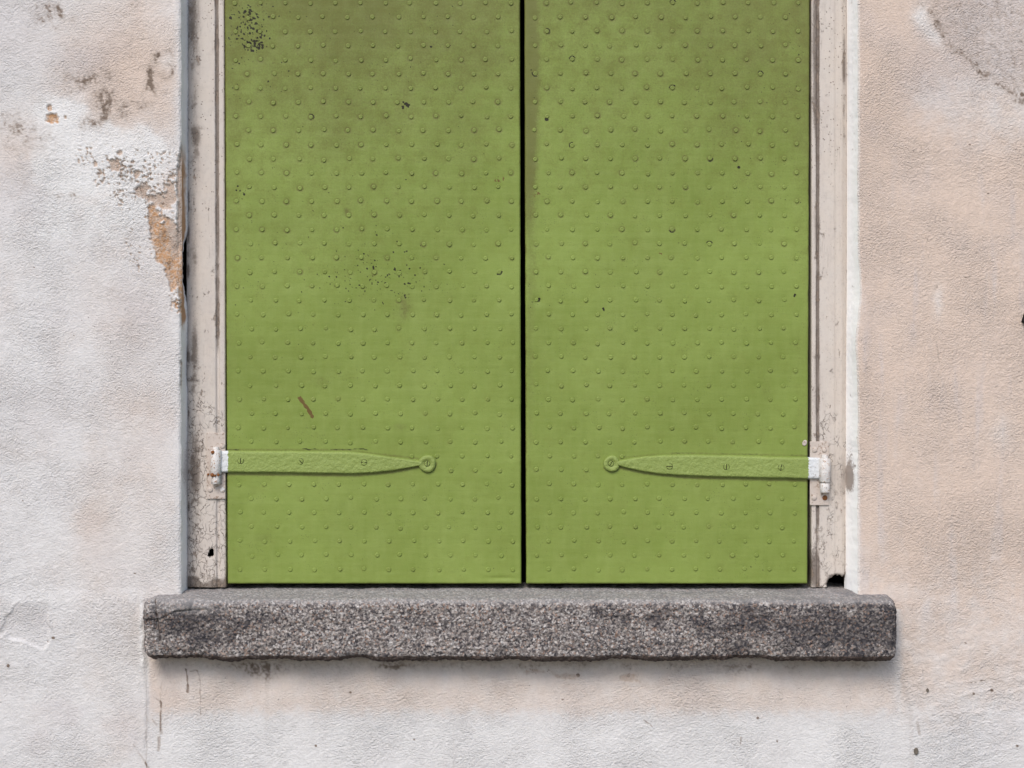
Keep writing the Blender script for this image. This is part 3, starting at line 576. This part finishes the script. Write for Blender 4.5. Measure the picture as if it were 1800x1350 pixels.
# ------------------------------------------------------------------ shutters
YL = .043
def make_rivet_mesh(name, flat):
    bm = disc_bm(.0040, .0015 * flat, 12, .0006, .0001); me = bpy.data.meshes.new(name)
    bmesh.ops.recalc_face_normals(bm, faces=bm.faces); bm.to_mesh(me); bm.free()
    for p in me.polygons: p.use_smooth = True
    me.materials.append(M['rivet']); return me
RM = [make_rivet_mesh('rivet', f) for f in (.75, 1.0, 1.25)]
def make_shutter(label, xl, xr, cols_even, cols_odd, strap_poly, clusters, marks, films, flatx, seed):
    root = empty('window_shutter', at((xl[1] + xr[1]) / 2, 1026, YL)); tag(root, label, 'shutter')
    yb, yt = 1026.0, -405.0
    u = np.linspace(0, 1, 340); py = np.concatenate([np.arange(yt, -24, 12.0), np.arange(-24, yb, 1.55), [yb]])
    Uu, PY = np.meshgrid(u, py); t = np.clip(PY, 0, yb) / yb
    L = xl[0] + (xl[1] - xl[0]) * t + .5 * fbm(PY, 0 * PY, 60, 2, seed); R = xr[0] + (xr[1] - xr[0]) * t + .5 * fbm(PY, 0 * PY, 60, 2, seed + 1)
    PXg = L + (R - L) * Uu
    hgt = .9 * fbm(PXg, PY, 170, 2, seed + 2) + .35 * fbm(PXg, PY, 45, 2, seed + 3) + .22 * fbm(PXg, PY * .7, 15, 2, seed + 4)
    ed = np.minimum(np.minimum(PXg - L, R - PXg), yb - PY + .3 * fbm(PXg, 0 * PY, 25, 2, seed + 5))
    k = np.clip(ed / 3.5, 0, 1); hgt = hgt - 2.6 * (1 - np.sqrt(np.clip(1 - (1 - k) ** 2, 0, 1)))
    hgt += .5 * sst(14, 4, yb - PY) * fbm(PXg, PY * 2, 30, 2, seed + 6)
    film = films(PXg, PY); speck = np.zeros_like(PXg); bare = np.zeros_like(PXg)
    r = random.Random(seed)
    # rivets
    riv = []
    nrow_top = -16
    for i in range(nrow_top, 41):
        yrow = 5.4 + 24.88 * i; tt = min(max(yrow, 0), yb) / yb
        (l0, l1), (r0, r1), n = cols_even if i % 2 == 0 else cols_odd
        for j in range(n):
            x = (l0 + (l1 - l0) * tt) + ((r0 + (r1 - r0) * tt) - (l0 + (l1 - l0) * tt)) * j / (n - 1) + r.gauss(0, .9); y = yrow + r.gauss(0, .8)
            if strap_poly(x, y): continue
            riv.append((x, y))
    du = u[1] - u[0]
    for (x, y) in riv:
        if y < -20: continue
        jj = int(np.searchsorted(py, y)); tt = min(max(y, 0), yb) / yb
        ll = xl[0] + (xl[1] - xl[0]) * tt; rr_ = xr[0] + (xr[1] - xr[0]) * tt; ii = int((x - ll) / (rr_ - ll) / du)
        sl_ = (slice(max(jj - 9, 0), jj + 10), slice(max(ii - 9, 0), ii + 10))
        dx = PXg[sl_] - x; dy = PY[sl_] - y; rad = np.hypot(dx, dy); an = np.arctan2(dy, dx)
        hgt[sl_] -= .65 * np.exp(-(rad / 7.5) ** 2)
        mess = r.random() ** 2 * (1.0 if y < 480 else .4); a0_ = r.uniform(-3.1, 3.1)
        ring = sst(2.0, .4, np.abs(rad - 4.8)) * (.45 + .35 * (1 + np.sin(an - .3)) + .4 * mess * (1 + np.cos(an - a0_)))  # dirt ring, darkest below: the rivet's shadow crescent painted into the film
        film[sl_] = np.maximum(film[sl_], film[sl_] + ring * (.16 + .22 * mess))
        if r.random() < (.02 if y < 480 else .0): speck[sl_] = np.maximum(speck[sl_], .8 * sst(1.4, .5, np.abs(rad - 5.2)) * (np.cos(an - a0_) > .2))
        film[sl_] += .10 * mess * np.exp(-((dx / 8) ** 2 + ((dy + 1) / 8) ** 2))
    def dab(x, y, rad_, arr=None, amt=1.0, ax=1.0):
        arr = speck if arr is None else arr
        jj = int(np.searchsorted(py, y)); tt = min(max(y, 0), yb) / yb; ll = xl[0] + (xl[1] - xl[0]) * tt; rr_ = xr[0] + (xr[1] - xr[0]) * tt
        ii = int((x - ll) / (rr_ - ll) / du); m_ = int(rad_ * 1.5) + 3
        sl_ = (slice(max(jj - m_, 0), max(jj + m_, 0)), slice(max(ii - m_, 0), max(ii + m_, 0)))
        if arr[sl_].size == 0: return
        q = np.hypot((PXg[sl_] - x) * ax, PY[sl_] - y)
        arr[sl_] = np.maximum(arr[sl_], amt * sst(rad_ + .8, max(rad_ - .8, 0), q))
    for (cx, cy, sx_, sy_, n, rmax) in clusters:
        for _ in range(n):
            dab(r.gauss(cx, sx_), min(r.gauss(cy, sy_), 1015), .62 + (r.random() ** 3) * rmax, None, r.uniform(.55, 1))
    for m_ in marks:
        if m_[0] == 'blob':
            for _ in range(m_[4]): dab(r.gauss(m_[1], m_[3]), r.gauss(m_[2], m_[3]), r.uniform(1.0, 2.4))
        if m_[0] == 'scrape':
            d_ = segd(PXg, PY, m_[1]); bare[:] = np.maximum(bare, sst(m_[2], m_[2] * .55, d_ + 1.5 * fbm(PXg, PY, 6, 2, seed + 9) + 3.5 * np.maximum(0, fbm(PXg * .25 + PY * .2, PY * 1.6 - PXg, 5, 2, seed + 16))) * m_[3])
        if m_[0] == 'hatch':
            _, cx, cy, sx_, sy_ = m_
            g_ = gauss(PXg, PY, cx, cy, sx_, sy_); hh = sst(.0, .45, np.maximum(fbm(PXg * .35, PY, 3.4, 2, seed + 13), fbm(PXg, PY * .35, 3.4, 2, seed + 14)))
            bare[:] = np.maximum(bare, hh * sst(.25, .8, g_ + .5 * fbm(PXg, PY, 8, 2, seed + 10)) * .8)
        if m_[0] == 'smudge': film[:] = film + m_[5] * gauss(PXg + 8 * fbm(PXg, PY, 18, 2, seed + 8), PY, *m_[1:5])
        if m_[0] == 'shade_grime': film[:] = film + m_[3] * sst(m_[2], 0, segd(PXg, PY, m_[1]) + .8 * fbm(PXg, PY, 10, 2, seed + 15))  # painted shadow line under straps and eyes, plus a grime line above
        if m_[0] == 'dent': hgt[:] = hgt - m_[5] * gauss(PXg, PY, *m_[1:5])
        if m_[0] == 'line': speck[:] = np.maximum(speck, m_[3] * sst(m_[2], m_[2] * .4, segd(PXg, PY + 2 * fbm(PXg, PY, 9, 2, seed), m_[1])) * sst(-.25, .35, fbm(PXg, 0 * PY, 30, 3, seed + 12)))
    film = film + .5 * sst(3.2, .5, ed) * sst(-.2, .4, fbm(PXg, PY, 14, 2, seed + 11))
    Pm = atv(PXg, PY, 0 * PXg + YL); Pm[..., 1] = YL - hgt / 1000
    hmap = hgt
    Pp = np.pad(Pm, ((1, 1), (1, 1), (0, 0)), 'edge'); Pp[0, :, 1] += .034; Pp[-1, :, 1] += .034; Pp[1:-1, 0, 1] += .034; Pp[1:-1, -1, 1] += .034
    wr_ = np.pad(np.stack([np.clip(film, 0, 1.2), speck, bare], -1), ((1, 1), (1, 1), (0, 0)), 'edge')
    panel = mesh_obj('panel', Pp, grid_faces(Pp.shape[0], Pp.shape[1]), M['green'], None, {'wear': wr_}); adopt(panel, root)
    # rivets: 300 nearest the middle of the view singly, the others as one piece
    riv.sort(key=lambda p: (p[1] < 2 or p[1] > 1024, abs(p[0] - 900) / 900 + abs(p[1] - 640) / 640))
    def place(x, y):
        jj = min(int(np.searchsorted(py, y)), len(py) - 1); tt = min(max(y, 0), yb) / yb; ll = xl[0] + (xl[1] - xl[0]) * tt; rr_ = xr[0] + (xr[1] - xr[0]) * tt
        ii = min(max(int((x - ll) / (rr_ - ll) / du), 0), 339); p = at(x, y, YL)
        return (p[0], YL - hmap[jj, ii] / 1000 + .0001, p[2])
    def which(x): return 0 if (x < flatx[0] and r.random() < .8) else r.choice((0, 1, 1, 1, 2))
    for (x, y) in riv[:300]:
        o = bpy.data.objects.new('rivet', RM[which(x)]); link(o); o.location = place(x, y)
        o.rotation_euler = (r.gauss(0, .04), r.uniform(0, 6.28), r.gauss(0, .04)); s_ = r.gauss(1, .05); o.scale = (s_, 1, s_ * r.gauss(1, .03)); adopt(o, root)
    me = RM[1]; vb = np.array([v.co[:] for v in me.vertices]); fb = [tuple(p.vertices) for p in me.polygons]
    bm = bmesh.new()
    for (x, y) in riv[300:]:
        p = np.array(place(x, y)); sc_ = r.gauss(1, .05); hs = (.75, 1, 1.25)[which(x)]
        vs = [bm.verts.new(tuple(p + c * np.array([sc_, hs, sc_]))) for c in vb]
        for f in fb: bm.faces.new([vs[i] for i in f])
    ro = bm_obj('rivet_field', bm, M['rivet'], None, True); ro['kind'] = 'stuff'; adopt(ro, root)
    return root, place
def strap_hit(top, bot, eye):
    def f(x, y):
        if top[0][0] - 8 < x < top[-1][0] + 3:
            a_ = np.interp(x, [p[0] for p in top], [p[1] for p in top]); b_ = np.interp(x, [p[0] for p in bot], [p[1] for p in bot])
            if a_ - 5 < y < b_ + 5: return True
        return math.hypot(x - eye[0], y - eye[1]) < 17
    return f
TL = [(389, 792), (480, 792.5), (560, 793), (610, 793.5), (650, 797), (690, 803), (720, 807.5), (741, 810)]
BL = [(389, 831), (480, 831.5), (560, 833), (625, 833.5), (660, 831.5), (695, 827), (720, 822.5), (741, 818.5)]
EL = (751, 815, 15.5)
TR = [(1085, 810), (1105, 806), (1130, 802), (1165, 799.5), (1220, 799), (1280, 800), (1350, 802.5), (1441, 804)]
BR = [(1085, 818.5), (1105, 824), (1130, 829.5), (1165, 834.5), (1210, 837.5), (1280, 839.5), (1350, 841), (1441, 843)]
ER = (1075, 815, 14.5)
def filmL(x, y):
    return (.13 + .56 * sst(560, -60, y) + .14 * gauss(x, y, 640, 20, 160, 90) + .10 * gauss(x, y, 600, 215, 120, 60) + .12 * sst(440, 398, x) + .12 * gauss(x, y, 560, 430, 140, 90)
            + .15 * fbm(x, y, 60, 4, 131) * (.5 + .6 * sst(520, 100, y)) - .12 * sst(800, 890, x) * sst(0, 200, y)) * (1 - .45 * sst(620, 900, y))
def filmR(x, y):
    return (.12 + .44 * sst(520, -60, y) + .60 * sst(954, 935, x + 5 * fbm(x, y, 30, 2, 132)) * sst(460, 250, y) + .25 * sst(944, 930, x) + .16 * gauss(x, y, 1340, 120, 120, 160)
            + .14 * fbm(x, y, 60, 4, 133) * (.5 + .5 * sst(520, 100, y)) + .14 * sst(1380, 1420, x)) * (1 - .45 * sst(620, 900, y))
shL, placeL = make_shutter('left green riveted shutter leaf with black mould specks and one brown scratch', (395, 400), (914, 916.5), ((413, 422.5), (898, 901), 12), ((435, 444), (876, 879), 11),
    strap_hit(TL, BL, EL),
    [(440, 46, 17, 20, 150, 2.3), (447, 77, 10, 7, 70, 2.3), (432, 20, 14, 8, 25, 2.0), (412, 62, 8, 10, 22, 1.2), (450, 20, 30, 12, 35, 1.0), (428, 340, 8, 9, 22, 2.0), (440, 110, 25, 22, 30, 1.1), (410, 165, 8, 10, 14, 1.1),
     (640, 480, 55, 28, 120, 1.1), (705, 480, 22, 18, 85, 1.4), (680, 505, 45, 22, 90, 1.1), (615, 470, 30, 14, 36, 1.2), (560, 400, 90, 60, 50, .7), (560, 140, 110, 90, 120, .35), (650, 260, 160, 160, 160, .3), (440, 420, 40, 60, 45, .7), (500, 545, 14, 4, 6, 1.0), (750, 30, 40, 25, 40, .6), (600, 560, 130, 130, 60, .25), (620, 880, 170, 90, 50, .25)],
    [('blob', 715, 183, 2.3, 9), ('blob', 708, 189, 1.2, 3), ('scrape', [(527, 699), (537, 713), (549, 732)], 4.6, .8), ('hatch', 878, 313, 13, 9), ('smudge', 712, 535, 12, 22, .45), ('smudge', 705, 555, 14, 18, .25), ('smudge', 702, 750, 14, 8, .4), ('smudge', 610, 371, 5, 5, .7),
     ('smudge', 460, 945, 22, 12, .25), ('smudge', 560, 670, 25, 15, .2), ('dent', 880, 1016, 26, 3.5, 1.3), ('smudge', 880, 1013, 24, 2.2, .35), ('blob', 757, 82, .8, 2), ('shade_grime', [(400, 833), (560, 835), (630, 835.5), (695, 829), (735, 821)], 5.0, .75), ('shade_grime', [(400, 790.5), (610, 791), (690, 801), (735, 806)], 4.0, .5), ('shade_grime', [(767, 815), (762, 826), (750, 831)], 4.0, .6), ('line', [(400, 791), (480, 789.5), (640, 790), (700, 800), (740, 803)], 2.0, .55), ('line', [(396, 900), (397, 925)], 3.0, 1.0)], filmL, (470,), 200)
shR, placeR = make_shutter('right green riveted shutter leaf with brown staining along its inner edge', (922, 925), (1423.5, 1419.5), ((961, 966), (1404, 1395.5), 11), ((941, 943.5), (1381.5, 1374), 11),
    strap_hit(TR, BR, ER),
    [(1330, 170, 50, 50, 40, .6), (1400, 80, 12, 50, 35, .8), (1240, 160, 110, 110, 70, .4), (935, 120, 8, 60, 30, .6), (1100, 480, 120, 120, 45, .35), (1340, 985, 25, 14, 12, .9), (1350, 300, 50, 80, 35, .5), (1150, 900, 150, 80, 30, .3), (950, 500, 10, 30, 14, .7)],
    [('blob', 962, 206, 2.2, 6), ('blob', 961, 211, 1.5, 3), ('hatch', 945, 345, 9, 12), ('hatch', 1163, 450, 6, 16), ('dent', 945, 530, 8, 10, 1.6), ('blob', 947, 527, 1.3, 4), ('blob', 1061, 543, 1.2, 2), ('blob', 1398, 520, 1.5, 3), ('blob', 1298, 294, .9, 2),
     ('smudge', 940, 480, 8, 60, .25), ('shade_grime', [(1090, 822), (1130, 831), (1210, 839.5), (1350, 843), (1418, 844.5)], 5.0, .75), ('shade_grime', [(1090, 805), (1165, 797.5), (1220, 797), (1418, 801)], 3.5, .45), ('shade_grime', [(1062, 822), (1074, 830), (1086, 826)], 4.0, .6), ('line', [(1085, 804), (1165, 796.5), (1220, 796), (1420, 801)], 2.2, .45), ('smudge', 1290, 985, 30, 22, .2), ('smudge', 1345, 690, 8, 16, .25)], filmR, (0,), 300)

# strap hinges: a hammered strap, its eye, screws, and the barrel that turns on the frame's pin
def screw(px, py, y, ang, r, parent, mat, root):
    bm = bmesh.new(); gap = r * .16; n = 9
    for s in (1, -1):
        a0_ = math.asin(gap / r); ring = [(r * math.cos(t), s * r * math.sin(t)) for t in np.linspace(a0_, math.pi - a0_, n)]
        lo = [bm.verts.new((a_, .0006, b_)) for a_, b_ in ring]; mid = [bm.verts.new((a_, -.0007, b_)) for a_, b_ in ring]
        top = [bm.verts.new((a_ * .84, -.0012, s * gap + (b_ - s * gap) * .84)) for a_, b_ in ring]
        for A_, B_ in ((lo, mid), (mid, top)):
            for i in range(n): bm.faces.new((A_[i], A_[(i + 1) % n], B_[(i + 1) % n], B_[i]))
        bm.faces.new(top)
    o = bm_obj('screw', bm, mat, None); p = at(px, py, y); o.location = p; o.rotation_euler = (0, math.radians(ang), 0)
    bm = disc_bm(r * 1.16, .0002, 14); g_ = bm_obj('screw_recess', bm, M['slot'], None); g_.location = (p[0], p[1] - .0001, p[2])
    for q in (o, g_):
        q.parent = parent; q.location = Vector(q.location) - Vector(root.location) - Vector(parent.location)
def strap(root, top, bot, eye, mat, seed, screws, flip):
    n = 180; m = 17; yb_ = YL - .0008; th = .0052
    xs_ = np.linspace(top[0][0], top[-1][0], n)
    ta = np.interp(xs_, *zip(*top)) + .7 * fbm(xs_, 0 * xs_, 25, 3, seed); ba = np.interp(xs_, *zip(*bot)) + .7 * fbm(xs_, 0 * xs_ + 9, 25, 3, seed)
    ker = np.ones(7) / 7
    ta[3:-3] = np.convolve(ta, ker, 'valid'); ba[3:-3] = np.convolve(ba, ker, 'valid')
    v = np.concatenate([[0, 0], np.linspace(0, 1, m) ** 1, [1, 1]]); VV, XX = np.meshgrid(np.linspace(0, 1, m + 2), xs_)
    ZZp = ta[:, None] + (ba - ta)[:, None] * VV
    dist = np.minimum(VV, 1 - VV) * (ba - ta)[:, None]
    hh = th * np.sqrt(np.clip(1 - (1 - np.clip(dist / 3.2, 0, 1)) ** 2, 0, 1)) + .00055 * fbm(XX, ZZp, 10, 2, seed + 1) * np.clip(dist / 4, 0, 1) + .0003 * fbm(XX, ZZp, 4, 2, seed + 2) * np.clip(dist / 4, 0, 1)
    P = atv(XX, ZZp, 0 * XX + YL); P[..., 1] = yb_ - hh
    P[:, 0, 1] += .0025; P[:, -1, 1] += .0025
    f = grid_faces(n, m + 2, None, flip=True)
    # eye: lumpy ring with a sunk middle
    ex, ey, er = eye; seg = 28; rings = [(1.0, -.002), (1.0, .0018), (.93, .0036), (.78, .0046), (.60, .0044), (.50, .0036), (.40, .0026), (.0, .0024)]
    ev = []
    for rr_, hh_ in rings:
        for i in range(seg):
            a_ = 2 * math.pi * i / seg; wob = 1 + .03 * math.sin(3 * a_ + seed)
            p = at(ex + er * rr_ * wob * math.cos(a_), ey + er * rr_ * wob * math.sin(a_), YL); ev.append((p[0], yb_ - hh_, p[2]))
    base = P.reshape(-1, 3); nb_ = len(base); ef = []
    for k in range(len(rings) - 1):
        for i in range(seg):
            ef.append((nb_ + k * seg + i, nb_ + k * seg + (i + 1) % seg, nb_ + (k + 1) * seg + (i + 1) % seg, nb_ + (k + 1) * seg + i))
    o = mesh_obj('strap_hinge', np.concatenate([base, ev]), np.concatenate([f, np.array(ef)]), mat, None)
    adopt(o, root)
    for (sx_, sy_, ang) in screws:
        onE = math.hypot(sx_ - ex, sy_ - ey) < 6
        screw(sx_, sy_, yb_ - (.0026 if onE else .0050), ang, .0050 if not onE else .0046, o, mat, root)
    return o
sL = strap(shL, TL, BL, EL, M['strap_l'], 400, [(423, 810, 88), (528, 811, 45), (640, 813, 5), (751, 815, 95)], False)
sR = strap(shR, TR, BR, ER, M['strap_r'], 420, [(1373, 822, 100), (1277, 821, 92), (1177, 820, 2), (1074, 815, 120)], True)
def tube(name, px, py0, py1, y, r, mat, seg=20, taper=.9):
    bm = bmesh.new(); z0 = at(0, py1, y)[2]; z1 = at(0, py0, y)[2]; c = at(px, 0, y)[0]; rings = []
    for (z, q) in ((z0, .0), (z0, taper), (z0 + .0012, 1), (z1 - .0012, 1), (z1, taper), (z1, .0)):
        rings.append([bm.verts.new((c + r * q * math.cos(2 * math.pi * i / seg), y + r * q * math.sin(2 * math.pi * i / seg), z)) for i in range(seg)] if q else [bm.verts.new((c, y, z))])
    for A_, B_ in zip(rings[:-1], rings[1:]):
        for i in range(seg):
            fs = [A_[i % len(A_)], A_[(i + 1) % len(A_)], B_[(i + 1) % len(B_)], B_[i % len(B_)]]; fs2 = []
            [fs2.append(q) for q in fs if q not in fs2]; bm.faces.new(fs2)
    return bm_obj(name, bm, mat, None, True)
def sub(o, part, root):               # sub-part: part sits at its thing's origin offset
    o.parent = part; o.location = Vector(o.location) - Vector(root.location) - Vector(part.location)
def hinge(root, strp, bx, by0, by1, pin0, br, plate, screws, side):
    sub(tube('barrel', bx, by0, by1, .036, br, M['white']), strp, root)
    x0, x1, y0, y1 = plate; a_ = at(x0, y1, .045); b_ = at(x1, y0, .045)
    pl = bm_obj('hinge_plate', box_bm(a_[0], b_[0], .0432, .0475, a_[2], b_[2], .0009), M['plate'], None); adopt(pl, frame)
    pn = tube('hinge_pin', bx - 1 * side * 0, pin0[0], pin0[1], .036, br * .62, M['white']); sub(pn, pl, frame)
    cu = tube('pin_cup', bx, pin0[2], pin0[3], .036, br * .86, M['white']); sub(cu, pl, frame)
    for (sx_, sy_, m_) in screws:
        s_ = bm_obj('screw', disc_bm(.0046, .0016, 12, 0, .0006), M[m_], None, True); s_.location = at(sx_, sy_, .0432); sub(s_, pl, frame)
    return pl
pl1 = hinge(shL, sL, 379.5, 791, 834, (785.5, 800, 835.5, 851), .0096, (363.5, 396.5, 761, 877), [(369.5, 861, 'plate'), (391, 861, 'white'), (391, 784, 'plate')], -1)
tag(pl1, 'hinge plate with rust around its pin')
pl2 = hinge(shR, sR, 1450, 806, 848, (799, 810, 849, 866), .0100, (1423.5, 1457, 776, 888), [(1432, 791, 'plate'), (1449, 791, 'plate'), (1431, 875, 'plate'), (1450, 875, 'rust')], 1)
for px, py, r in ((374, 795, .0034), (373, 835, .0036), (384, 835, .0026), (366, 834, .0022), (378, 836, .0022)):
    s_ = bm_obj('rust_bloom', disc_bm(r, .0012, 9, 0, .0006), M['rust'], None, True); s_.location = at(px, py, .0270 if px > 370 else .043); s_.rotation_euler = (0, px, 0); sub(s_, pl1, frame)

ch = bm_obj('paint_chip', disc_bm(.0042, .0006, 9), M['plate'], None, True); ch.location = at(1414.5, 778.5, YL - .0008); ch.scale = (1, 1, 1.35); ch.rotation_euler = (0, .4, 0); adopt(ch, shR)
